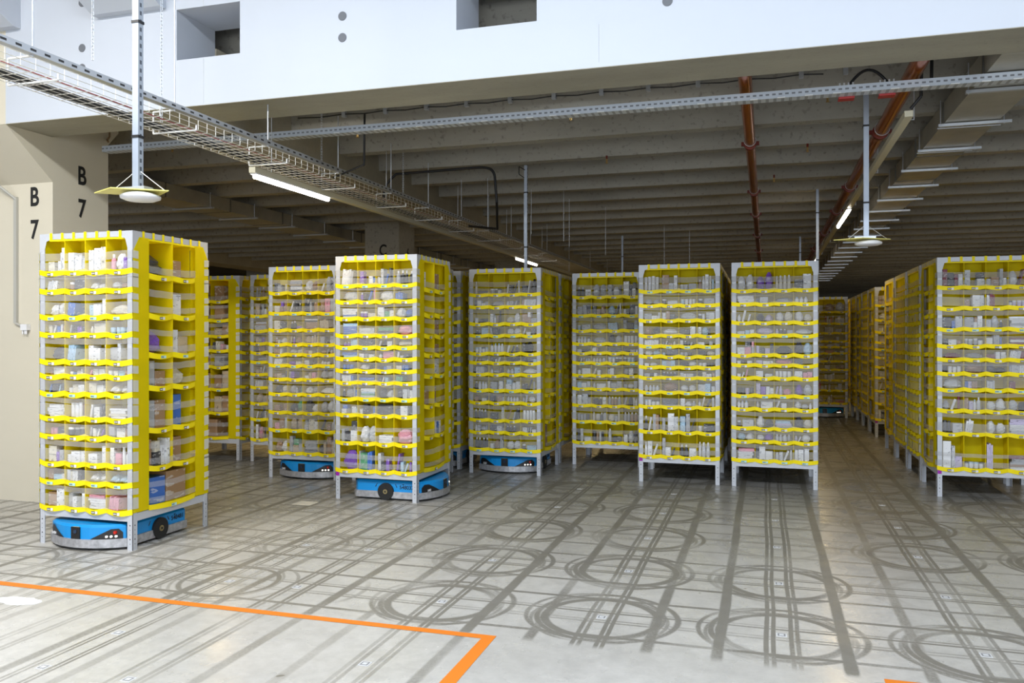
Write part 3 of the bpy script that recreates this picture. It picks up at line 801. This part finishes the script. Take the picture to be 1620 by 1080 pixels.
# ------------------------------------------------------------------ drive robots
def robot_outline(w=.36, rear=.36, fr=-.37, nose=-.50, c=.04):
    pts = [(-w, fr), ]
    n = 12
    front = []
    for i in range(n+1):
        t = -1 + 2*i/n; front.append((w*t, nose + (fr-nose)*abs(t)**2.2))
    return front + [(w, rear-c), (w-c, rear), (-w+c, rear), (-w, rear-c)]
def make_robot(num):
    root = empty('warehouse_robot')
    f = MB(); ol = robot_outline(); n = len(ol)
    f.prism(ol, .085, .178)
    top = [(x*.96, y*.96) for x, y in ol]
    vs = [(x, y, .178) for x, y in ol] + [(x, y, .196) for x, y in top]
    f.add(vs, [(i, (i+1) % n, n+(i+1) % n, n+i) for i in range(n)]); f.add(vs[n:], [list(range(n))])
    f.build('body', BLUE, root)
    f = MB(); f.prism(robot_outline(.374, .372, -.375, -.515), .022, .088); f.build('bumper', SILVER, root)
    f = MB(); f.prism(robot_outline(.34, .34, -.36, -.47), .006, .05); f.build('underbody', BLK, root)
    f = MB(); f.lathe([(.25, .196), (.25, .206), (.235, .210), (.235, .218), (.2, .220)], 32); f.build('turntable', BLUED, root)
    for sx in (-1, 1):
        f = MB(); f.cyl((sx*.362, 0, .088), (sx*.384, 0, .088), .086, 30)
        w = f.build('wheel', RUB, root)
        g = MB(); g.cyl((sx*.38, 0, .088), (sx*.390, 0, .088), .024, 18); g.cyl((sx*.388, 0, .088), (sx*.393, 0, .088), .010, 12, 1); g.build('hub', [BRZ, BLK], w)
        f = MB()
        for sy in (-1, 1):
            f.add([(sx*.3615, sy*.115, .13), (sx*.3615, sy*.125, .13), (sx*.3615, sy*.105, .165), (sx*.3615, sy*.098, .165)], [(0,1,2,3)])
        f.build('side_slots', BLK, root)
        t = lettering(num, (sx*.3615, sx*.22 if sx > 0 else -sx*.22, .120), .052, root, sx*H, INK, .0006, 'robot_number', 1.)
        t.location = (sx*.3618, .225*sx, .118)
        t2 = lettering('ar', (sx*.3618, .19*sx, .158), .022, root, sx*H, INK, .0003, 'maker_mark', 1.)
    # sloping lamp panels wrap the nose
    def nose_y(x): t = abs(x)/.36; return -.50 + .13*t**2.2
    for sx in (-1, 1):
        f = MB(); n = 9; top = []; bot = []
        for i in range(n+1):
            x = .125 + (.345-.125)*i/n; zt = .088 + .078*min(1, (x-.125)/.15)
            if x > .325: zt -= .03*(x-.325)/.02
            top.append((sx*x, nose_y(x)-.003, zt)); bot.append((sx*x, nose_y(x)-.003, .087))
        f.add(top+bot, [(i, i+1, n+2+i, n+1+i) if sx > 0 else (i+1, i, n+1+i, n+2+i) for i in range(n)])
        p = f.build('lamp_panel', BLK, root)
        if sx > 0:
            for i in range(3):
                x = .245+i*.030
                g = MB(); g.cyl((sx*x, nose_y(x)-.010, .108), (sx*x, nose_y(x)+.002, .108), .0085, 12); g.build('headlight', LEDW, p)
            x = .30; g = MB(); g.cyl((sx*x, nose_y(x)-.012, .138), (sx*x, nose_y(x)+.002, .138), .013, 14); g.build('stop_button', REDL, p)
        else:
            t = lettering(num, (sx*.26, nose_y(.26)-.006, .094), .034, p, -.22, WHT, .0003, 'robot_number', .9)
    f = MB(); f.box(-.042, .042, -.507, -.45, .087, .180); c = f.build('sensor_box', BLK, root)
    g = MB(); g.cyl((0, -.512, .145), (0, -.506, .145), .016, 16); g.build('lens', mat('lens_glass', (.02, .04, .08), .1), c)
    g = MB(); g.box(-.030, .030, -.50, -.46, .1805, .1815); g.build('warning_sticker', YSTK, c)
    return root
ROB = [
 (-5.15, 5.735, 0, '548481', 'blue robot under the nearest rack, front lamps and one wheel showing'),
 (-3.705, 8.13, H, '548032', 'blue robot numbered 548032 turned sideways under its rack'),
 (-5.19, 9.11, 0, '548117', 'blue robot under the brown-box rack, lamp panel lit'),
 (-3.045, 10.20, 0, '52351', 'blue front-facing robot under the middle rack right of 548032'),
 (1.17, 18.87, 0, '548260', 'small distant blue robot under the rack at the aisle end'),
 (-4.12, 10.35, 0, '548093', 'blue robot in shadow behind the rack on robot 548032'),
]
for (x, y, rz, num, lab) in ROB:
    o = make_robot(num); o.location = (x, y, 0); o.rotation_euler = (0, 0, rz); tag(o, lab, 'robot', 'blue drive robots')

# ------------------------------------------------------------------ floor tape and markers
f = MB(); f.add([(-9, 4.345, .0015), (-1.50, 4.345, .0015), (-1.50, 2.0, .0015), (-1.40, 2.0, .0015), (-1.43, 4.405, .0015), (-9, 4.425, .0015)], [(0,1,5), (1,4,5), (1,2,3,4)])
tag(f.build('floor_tape', TAPE), 'long orange floor tape line turning a corner towards the camera', 'floor tape')
f = MB(); f.box(.55, 3.0, 4.33, 4.40, .0005, .0015); f.box(.55, .64, 2.0, 4.33, .0005, .0015)
tag(f.build('floor_tape', TAPE), 'short piece of orange floor tape at the bottom right edge', 'floor tape')
f = MB(); rr = random.Random(5); pts = [(-4.51+.17*math.cos(a*PI/10)*rr.uniform(.85, 1.1), 4.12+.075*math.sin(a*PI/10)*rr.uniform(.8, 1.1)) for a in range(20)]
f.prism(pts, .0004, .0016); tag(f.build('paint_patch', mat('patch_white', (.74, .75, .76), .5)), 'oval white paint patch on the floor at the far left below the orange tape', 'paint patch')
f = MB(); f.box(-4.50, -4.30, 7.28, 7.46, .0004, .0014); tag(f.build('floor_patch', mat('patch_pale', (.66, .64, .58), .5)), 'small pale square patch on the floor between nearest rack and robot 548032', 'floor patch')
def marker_mesh():
    f = MB(); a = .028
    f.box(-a, a, -a, a, 0, .0012)
    f.box(-a*.75, a*.75, -a*.75, a*.75, .0012, .0016, 1); f.box(-a*.45, a*.45, -a*.45, a*.45, .0016, .002, 0)
    return f.mesh('floor_marker', [MARK, MARKD])
mm = marker_mesh()
RW = ['first', 'second', 'third', 'fourth', 'fifth', 'sixth']
mk = []
for j in range(5):
    for i in (-2, -1, 0, 1): mk.append((FX+i*G, 4.885+j*G, '%s row from orange tape, %s' % (RW[j], {-2: 'leftmost of the four', -1: 'second of the four', 0: 'third of the four', 1: 'rightmost of the four'}[i])))
for p in ((-3.48, 3.84, 'inside the orange tape, between twin tyre lines'), (-3.48, 3.33, 'inside the orange tape, lower left by twin tyre lines'), (-2.96, 3.33, 'inside the orange tape, lowest at frame bottom'), (-1.95, 3.84, 'inside the orange tape, near its corner'),
          (-3.49, 4.87, 'centre of the big left turning circle'), (-3.51, 5.9, 'centre of the circle right of the nearest rack'), (-4.5, 4.89, 'in front of the nearest rack, left'), (-2.98, 4.89, 'right of the big left turning circle'), (-2.97, 5.91, 'below robot 548032')):
    mk.append(p)
for i, (x, y, w) in enumerate(mk):
    o = link('floor_marker', mm); o.location = (x, y, 0); tag(o, 'small white floor marker, '+w, 'floor marker', 'white floor markers')

# ------------------------------------------------------------------ overhead services
RAIL = slotted('slotted_rail', (.55, .57, .60), 1, .10, .42, zband=(2, 3.318, 3.332), metal=.6)
# basket tray running away on the left
BXa, BXb, BZt, BZh = -4.26, -3.92, 3.155, 3.225
t = empty('cable_basket_tray', (0, 0, 0)); tag(t, 'long wire basket cable tray running away from upper left', 'cable tray')
f = MB()
for x in [BXa + (BXb-BXa)*i/6 for i in range(7)]: f.cyl((x, 2.0, BZt), (x, 17., BZt), .0022, 4, 0, False)
for x in (BXa, BXb):
    for z in (BZt+.035, BZt+.07): f.cyl((x, 2., z), (x, 17., z), .0022, 4, 0, False)
y = 2.0
while y < 17.:
    f.cyl((BXa, y, BZt-.003), (BXb, y, BZt-.003), .0022, 4, 0, False)
    for x in (BXa, BXb): f.cyl((x, y, BZt), (x, y, BZt+.07), .0022, 4, 0, False)
    y += .10
f.build('wire_basket', WIRE, t)
f = MB(); f.box(-4.115, -4.065, 2.0, 26., 3.305, 3.345); f.build('slotted_rail', RAIL, t)
for y in (3.84, 5.06, 6.24, 7.47, 8.70, 9.80, 11.0, 12.2, 13.4, 14.6, 15.8):
    f = MB(); z0, z1 = BZt-.012, 3.300
    f.tube([(-4.09, y, z1), (-4.275, y, z1), (-4.275, y, z0), (-3.905, y, z0), (-3.905, y, z0+.035)], .0065, 6)
    h = f.build('hanger_bracket', mat('hanger_white', (.75, .75, .74), .35, .3), t)
    g = MB(); g.cyl((-4.09, y, z1-.01), (-4.09, y, 3.87 if y > 6.6 else 5.7), .0055, 6); g.build('threaded_rod', STEEL, h)
for k, (x, c, r) in enumerate(((-4.22, CABLE, .010), (-4.19, CABLE, .007), (-4.15, CABLE, .009), (-4.10, CABLE, .006), (-3.99, REDC, .005))):
    f = MB(); pts = []; y = 2.0
    while y < 17: pts.append((x + .008*math.sin(y*1.3+k*2), y, BZt+r+.002)); y += .35
    f.tube(pts, r, 6); tag(f.build('power_cable', c), '%s cable lying in the wire basket tray, %s' % ('thin red' if c is REDC else 'black', ['leftmost', 'second from left', 'third from left', 'fourth from left', 'rightmost'][k]), 'cable', 'cables in the basket tray')
# cross tray of perforated channel, with cables hanging at its left
CHN = slotted('punched_channel_side', (.50, .54, .60), 0, .05, .55, dark=(.16, .17, .19), zband=(2, 3.610, 3.624), metal=.6)
CHB = slotted('punched_channel_base', (.66, .70, .76), 0, .06, .4, dark=(.30, .31, .33), metal=.5)
t = empty('perforated_cable_tray'); tag(t, 'perforated steel cable tray crossing under the ceiling ribs', 'cable tray')
f = MB(); f.box(-6.60, 8.5, 7.05, 7.053, 3.585, 3.645); f.box(-6.60, 8.5, 7.157, 7.16, 3.585, 3.645); f.build('side_flange', CHN, t)
f = MB(); f.box(-6.60, 8.5, 7.053, 7.157, 3.585, 3.589); f.build('tray_base', CHB, t)
x = -3.9
while x < 3:
    f = MB(); f.box(x, x+.06, 7.036, 7.049, 3.581, 3.590); x += .21
    f.build('tray_clip', mat('bright_zinc', (.8, .82, .85), .3, .4), t)
# fastened cable along the first rib with clips
t = empty('clipped_cable'); tag(t, 'thin black cable clipped along the first ceiling rib', 'cable')
f = MB(); cx_ = [q*1.087 for q in (-4.4, -3.9, -3.46, -3.04, -2.64, -2.22, -1.81, -1.38, -.97, -.55, -.14, .28, .62)]
pts = []
for a, b_ in zip(cx_, cx_[1:]):
    pts += [(a, 7.86, 4.000), (a*.5+b_*.5, 7.855, 3.985)]
f.tube(pts, .006, 6); f.build('cable_run', CABLE, t)
for x in cx_[1:]:
    f = MB(); f.box(x-.020, x+.020, 7.85, 7.895, 3.97, 4.055); f.build('cable_clip', STEEL, t)
def cable(pts, r, lab, n=8, mt=CABLE):
    f = MB(); f.tube(pts, r, n); return tag(f.build('hanging_cable', mt), lab, 'cable')
def arc(p, q, bulge, n=10):
    p, q = Vector(p), Vector(q); return [tuple(p.lerp(q, i/n) + Vector(bulge)*math.sin(PI*i/n)) for i in range(n+1)]
cable([(-3.72, 7.32, 3.82), (-3.66, 7.20, 3.72), (-3.66, 7.19, 3.30), (-4.05, 7.3, 3.22)], .010, 'black cable dropping from the first rib to the basket tray')
cable(arc((-4.62, 9.62, 3.36), (-4.45, 9.62, 3.71), (-.06, 0, .03)) + [(-3.4, 9.62, 3.73)] + arc((-3.35, 9.62, 3.73), (-3.14, 9.62, 3.55), (.06, 0, .05)) + [(-3.12, 9.62, 3.3)] + [(-3.3, 10.2, 3.05), (-3.95, 10.9, 3.2)], .016, 'thick black cable bundle looping from the ribs down to the basket tray')
cable([(1.14, 7.51, 3.535), (1.21, 7.46, 3.62), (1.21, 7.42, 3.98), (1.24, 7.4, 4.06), (1.28, 7.4, 3.98), (1.28, 7.42, 3.74)], .013, 'thick black cable bending down into the right light trunking')
cable(arc((.62, 7.22, 3.66), (.95, 7.22, 3.66), (0, 0, .14)), .012, 'short black cable loop with red clamps above the cross tray')
for k, x in enumerate((.62, .92)):
    f = MB(); f.box(x-.06, x+.06, 7.165, 7.25, 3.57, 3.585); f.box(x-.06, x+.06, 7.165, 7.175, 3.585, 3.66)
    cc = f.build('cable_clamp', mat('clamp_red', (.36, .02, .02), .4))
    for i in range(4):
        f = MB(); f.cyl((x-.05+i*.033, 7.182, 3.63), (x-.05+i*.033, 7.182, 3.70), .007, 8); f.build('white_gland', WHT, cc)
    tag(cc, 'red cable clamp with white glands on the cross tray, %s' % ('left one', 'right one')[k], 'clamp', 'red cable clamps')
# sprinkler pipes
def pipe(x, z, r, y0, y1, joints, lab, spr):
    t = empty('sprinkler_pipe', (x, 0, z)); tag(t, lab, 'pipe', 'sprinkler pipes')
    f = MB(); f.cyl((0, y0, 0), (0, y1, 0), r, 20); f.build('pipe_run', COPPER, t)
    for y in joints:
        f = MB(); f.cyl((0, y-.035, 0), (0, y+.035, 0), r*1.25, 20); f.box(-r*1.7, -r*1.1, y-.02, y+.02, -.02, .02); f.box(r*1.1, r*1.7, y-.02, y+.02, -.02, .02); f.build('coupling', CLAMP, t)
        f = MB(); f.tube([(r*1.12*math.cos(a*PI/8), y-.16, r*1.12*math.sin(a*PI/8)) for a in range(0, 17)], .004, 5); f.cyl((0, y-.16, r), (0, y-.16, .12), .004, 5); f.build('pipe_hanger', STEEL, t)
pipe(-.16, 3.755, .055, 6.65, 30, (9.4, 12.5, 14.8, 17.8, 21, 24), 'vertical-looking orange brown sprinkler pipe, the one nearer the ceiling middle', 1)
pipe(1.12, 3.755, .063, 6.65, 30, (9.25, 12.5, 14.8, 17.8, 21, 24), 'orange brown sprinkler pipe running beside the light trunking and duct', 1)
for k, (x, y, w) in enumerate(((-3.8, 7.40, 'upper left, near the basket tray'), (-1.67, 7.38, 'near the cross tray, left of the orange pipe'), (-1.7, 9.3, 'on the third rib'), (.49, 7.42, 'under the red clamps'), (.42, 9.34, 'between the two orange pipes'), (-5.95, 7.40, 'left of the girder'), (.1, 11.0, 'farther back between the pipes'))):
    f = MB(); f.cyl((0, 0, .06), (0, 0, .02), .012, 10, 0); f.cyl((0, 0, .02), (0, 0, -.03), .006, 8, 1); f.cyl((0, 0, -.03), (0, 0, -.034), .016, 10, 1); f.box(-.011, -.007, -.003, .003, -.03, .02, 1); f.box(.007, .011, -.003, .003, -.03, .02, 1)
    o = f.build('sprinkler', [CLAMP, BRASS]); o.location = (x*1.08, y*1.08-.08, 3.79); tag(o, 'red and brass sprinkler head '+w, 'sprinkler', 'sprinkler heads')
# ducts
def duct(xl, xr, y0, y1, z0, z1, lab, first, step, side, ov=.1):
    t = empty('ventilation_duct'); tag(t, lab, 'duct', 'ventilation ducts')
    f = MB(); f.box(xl, xr, y0, y1, z0, z1); f.build('duct_body', DUCT, t)
    y = y0 + .5
    while y < y1:
        g = MB(); g.box(xl-.012, xr+.012, y-.008, y+.008, z0-.006, z1+.004); g.build('seam_flange', mat('flange_dark', (.14, .135, .12), .5, .3), t); y += 1.5
    y = first
    while y < y1:
        g = MB(); g.box(xl-.05, xr+ov, y-.02, y+.02, z0-.034, z0-.008); 
        if int(y*10) % 3: g.cyl((xl-.03, y+.16, z0-.01), (xr+.05, y+.16, z0-.01), .007, 8)
        h = g.build('support_bracket', mat('bracket_zinc', (.66, .70, .76), .3, .55), t)
        g = MB()
        for x in (xl-.03, xr+.04): g.cyl((x, y, z0-.04), (x, y, 3.87), .0055, 6)
        g.build('threaded_rod', STEEL, h); y += step
duct(1.594, 2.05, 6.64, 32, 3.655, 3.852, 'rectangular ventilation duct with steel brackets along the right ceiling', 7.5, 1.12, 1)
duct(-8.75, -8.16, 9.4, 30, 3.655, 3.852, 'rectangular ventilation duct with steel brackets left of the column marked C', 10.85, 1.15, 1)
# light trunking with tubes
def trunk(x, z, y0, y1, lamps, lab, rod, dx=0.):
    t = empty('light_trunking'); tag(t, lab, 'light fitting', 'light trunkings')
    f = MB(); f.box(x-.032, x+.032, y0, y1, z, z+.05); f.build('trunking_rail', TRUNK, t)
    y = y0+.3
    while y < y1:
        f = MB(); f.cyl((x+dx, y, z+.04), (x+dx, y, rod), .004, 5); f.cyl((x, y, z+.045), (x+dx+.001, y, z+.045), .004, 5); y += 2.4
        f.build('suspension_rod', STEEL, t)
    for (a, b_) in lamps:
        f = MB(); f.box(x-.033, x+.033, a, b_, z-.012, z-.001); h = f.build('lamp_housing', WHT, t)
        g = MB(); g.cyl((x, a+.02, z-.027), (x, b_-.02, z-.027), .022, 12); g.build('lit_tube', TUBE, h)
trunk(-4.30, 3.10, 6.32, 34, [(6.34, 7.66), (14.4, 15.8), (22.4, 23.8), (30, 31.4)], 'long light trunking under the wire basket tray with a bright tube', 3.87)
trunk(1.125, 3.47, 7.5, 34, [(12.6, 14.5), (20.5, 22), (28, 29.5)], 'light trunking beside the right sprinkler pipe, one tube lit', 3.87, .085)
# access points on strut poles
STRUT = slotted('strut_face', (.40, .44, .50), 2, .05, .5, dark=(.07, .08, .10), metal=.3, zband=(1, -.008, .008))
STRUTF = mat('strut_plain', (.42, .47, .56), .4, .4)
def strut_pole(x, y, z0, z1, w=.041, parent=None):
    f = MB(); f.box(-w/2, w/2, -w/2, w/2, 0, z1-z0)
    o = f.build('strut_pole', [STRUTF, STRUT], parent); o.location = (x, y, z0)
    for p in o.data.polygons:
        if p.normal.x > .9: p.material_index = 1
    for z in (z0+.30, z0+1.0):
        if z < z1-.05:
            g = MB(); g.box(-w*.6, w*.6, -w*.6, w*.6, z-z0, z-z0+.016); g.build('black_strap', CABLE, o)
    return o
def access_point(x, y, z, ztop, lab, s=1.):
    t = empty('wireless_access_point'); tag(t, lab, 'wireless access point', 'wireless access points')
    strut_pole(x, y, z+.03, ztop, .044*s, t)
    f = MB(); f.prism([(x-.28*s, y-.05*s), (x-.05*s, y-.17*s), (x+.21*s, y+.02*s), (x+.0*s, y+.17*s)], z, z+.006); f.build('mounting_plate', YPL, t)
    f = MB(); f.box(x-.10*s, x+.08*s, y-.04*s, y+.04*s, z+.007, z+.03); f.box(x-.13*s, x-.10*s, y-.02*s, y+.02*s, z+.007, z+.035, 1); f.build('clamp_block', [STEEL, BLK], t)
    f = MB(); f.lathe([(.03*s, z-.004), (.09*s, z-.010), (.118*s, z-.025), (.115*s, z-.040), (.085*s, z-.052), (.02*s, z-.056)][::-1], 32, M=Matrix.Translation((x+.02*s, y, 0))); f.build('antenna_dome', WHT, t)
    f = MB()
    for p in ((x-.16*s, y-.04*s), (x+.18*s, y+.02*s)): f.cyl((x, y, z+.14*s), (p[0], p[1], z+.006), .0025, 5)
    f.build('stay_wires', WIRE, t)
access_point(-3.674, 4.213, 2.545, 5.7, 'white wireless access point on a steel pole beside the cream column')
access_point(.875, 8.21, 2.545, 3.87, 'small white wireless access point on a pole over the right parked rack')
for (x, y, z0, lab) in ((-2.943, 10.29, 2.505, 'thin steel strut pole hanging above the middle rack on robot'), (.737, 13.2, 2.5, 'distant steel strut pole above the right parked rack, nearer one'), (.722, 19.3, 2.5, 'farthest short steel strut pole over the aisle'), (-2.98, 18.05, 2.4, 'distant thin steel strut pole above the set-back rack')):
    o = strut_pole(x, y, z0, 3.86, .038); o.name = 'hanging_strut'; tag(o, lab, 'strut', 'hanging strut poles')
f = MB(); f.tube([(-2.95, 10.27, 3.80), (-3.03, 10.27, 3.85), (-3.03, 10.27, 3.75), (-2.96, 10.27, 3.70)], .006, 6)
tag(f.build('cable_loop', CABLE), 'small black cable loop at the top of the middle strut pole', 'cable')
# chains
def chain(x, y, z0, z1, lab):
    f = MB(); z = z1; k = 0
    while z > z0:
        w = .008
        if k % 2: pts = [(x-w, y, z), (x+w, y, z), (x+w, y, z-.034), (x-w, y, z-.034), (x-w, y, z)]
        else: pts = [(x, y-w, z), (x, y+w, z), (x, y+w, z-.034), (x, y-w, z-.034), (x, y-w, z)]
        f.tube(pts, .0022, 4); z -= .027; k += 1
    tag(f.build('chain', STEEL), lab, 'chain', 'suspension chains')
chain(-5.05, 5.30, 3.86, 5.7, 'thin steel chain hanging over the three round plugs')
chain(-4.47, 5.38, 3.35, 5.7, 'thin steel chain holding the tray left of the rectangular opening')
chain(-4.35, 7.6, 3.35, 4.1, 'thin chain above the bright tube, near the girder')
chain(-4.12, 9.1, 3.35, 3.9, 'thin chain farther along the basket tray')
for k, (x, y, z0) in enumerate(((-3.7, 11.0, 3.15), (-3.55, 12.3, 3.1), (-3.35, 12.0, 3.2), (-3.0, 13.0, 3.1), (-2.9, 12.2, 3.1), (-2.6, 14.0, 3.05), (-1.9, 16.5, 2.9), (-1.5, 17.5, 2.9))):
    f = MB(); f.cyl((x, y, z0), (x, y, 3.87), .004, 5); tag(f.build('hanging_rod', STEEL), 'thin threaded rod hanging from the ribs, %s from left' % ORD[k], 'rod', 'thin hanging rods')
f = MB(); f.tube([(-6.82, 7.36, 3.88), (-6.77, 7.34, 3.88), (-6.77, 7.34, 3.82), (-6.80, 7.34, 3.79), (-6.77, 7.32, 3.76)], .010, 8); tag(f.build('lifting_hook', mat('rust', (.25, .16, .08), .6, .4)), 'small rusty lifting hook near the top of the cream column', 'hook')

# ------------------------------------------------------------------ light
def area(name, loc, rot, size, power, col, sy=None, spread=PI):
    l = bpy.data.lights.new(name, 'AREA'); l.energy = power; l.color = col; l.shape = 'RECTANGLE'; l.size = size; l.size_y = sy or size; l.spread = spread
    o = bpy.data.objects.new(name, l); COL.objects.link(o); o.location = loc; o.rotation_euler = rot; return o
COOL = (.84, .92, 1.0); WARM = (1., .72, .30)
for i, x in enumerate((-8.5, -2.8, 2.9, 8.6)):      # cool area lights added low behind the viewer; no gates are built
    area('rear_cool_fill', (x, -7.6, 2.2), (math.radians(90), 0, 0), 4.6, 225, COOL, 3.6)
for i, (x, y, p) in enumerate(((-5.6, 1.8, 300), (-2.6, 1.8, 200), (.8, 1.8, 150), (4.6, 1.8, 150))):  # unseen area lights added overhead to brighten the near floor
    area('overhead_fill', (x, y, 5.5), (math.radians(6), 0, 0), 2.0, p, (1., .96, .88) if i == 0 else COOL, .5)
for x, y, p in ((-4.30, 7.0, 26), (-4.30, 15.1, 60), (-4.3, 23, 60), (1.125, 13.5, 50), (1.125, 21, 60), (1.125, 28.5, 60)):
    area('tube_glow', (x, y, 3.06 if x < 0 else 3.43), (0, 0, 0), .06, p, WARM, 1.3)
for x in (-12, -8.5, 5.5, 9.5):
    for y in (11, 19, 27): area("aisle_lamp", (x, y, 3.5), (0, 0, 0), .1, 50, WARM, 1.5)
w = bpy.data.worlds.new('world'); sc.world = w; w.use_nodes = True
w.node_tree.nodes['Background'].inputs[0].default_value = (.75, .82, 1., 1); w.node_tree.nodes['Background'].inputs[1].default_value = .3

# ------------------------------------------------------------------ camera
cam = bpy.data.cameras.new('camera'); co = bpy.data.objects.new('camera', cam); COL.objects.link(co); sc.camera = co
co.location = (0, 0, 1.66); co.rotation_euler = (PI/2, 0, math.radians(16.92))
cam.sensor_width = 36; cam.lens = 1319.1/1620*36; cam.shift_y = -6.9/1620; cam.clip_end = 200
vs = sc.view_settings; vs.view_transform = 'Standard'; vs.look = 'None'; vs.exposure = .12; vs.gamma = 1; vs.use_curve_mapping = False
sc.cycles.transparent_max_bounces = 24; sc.cycles.max_bounces = 5; sc.cycles.diffuse_bounces = 3; sc.cycles.glossy_bounces = 2; sc.cycles.transmission_bounces = 3
sc.cycles.use_denoising = True; sc.cycles.use_adaptive_sampling = True; sc.cycles.adaptive_threshold = .05; sc.cycles.sample_clamp_indirect = 4
print('OBJECTS', len(bpy.data.objects))
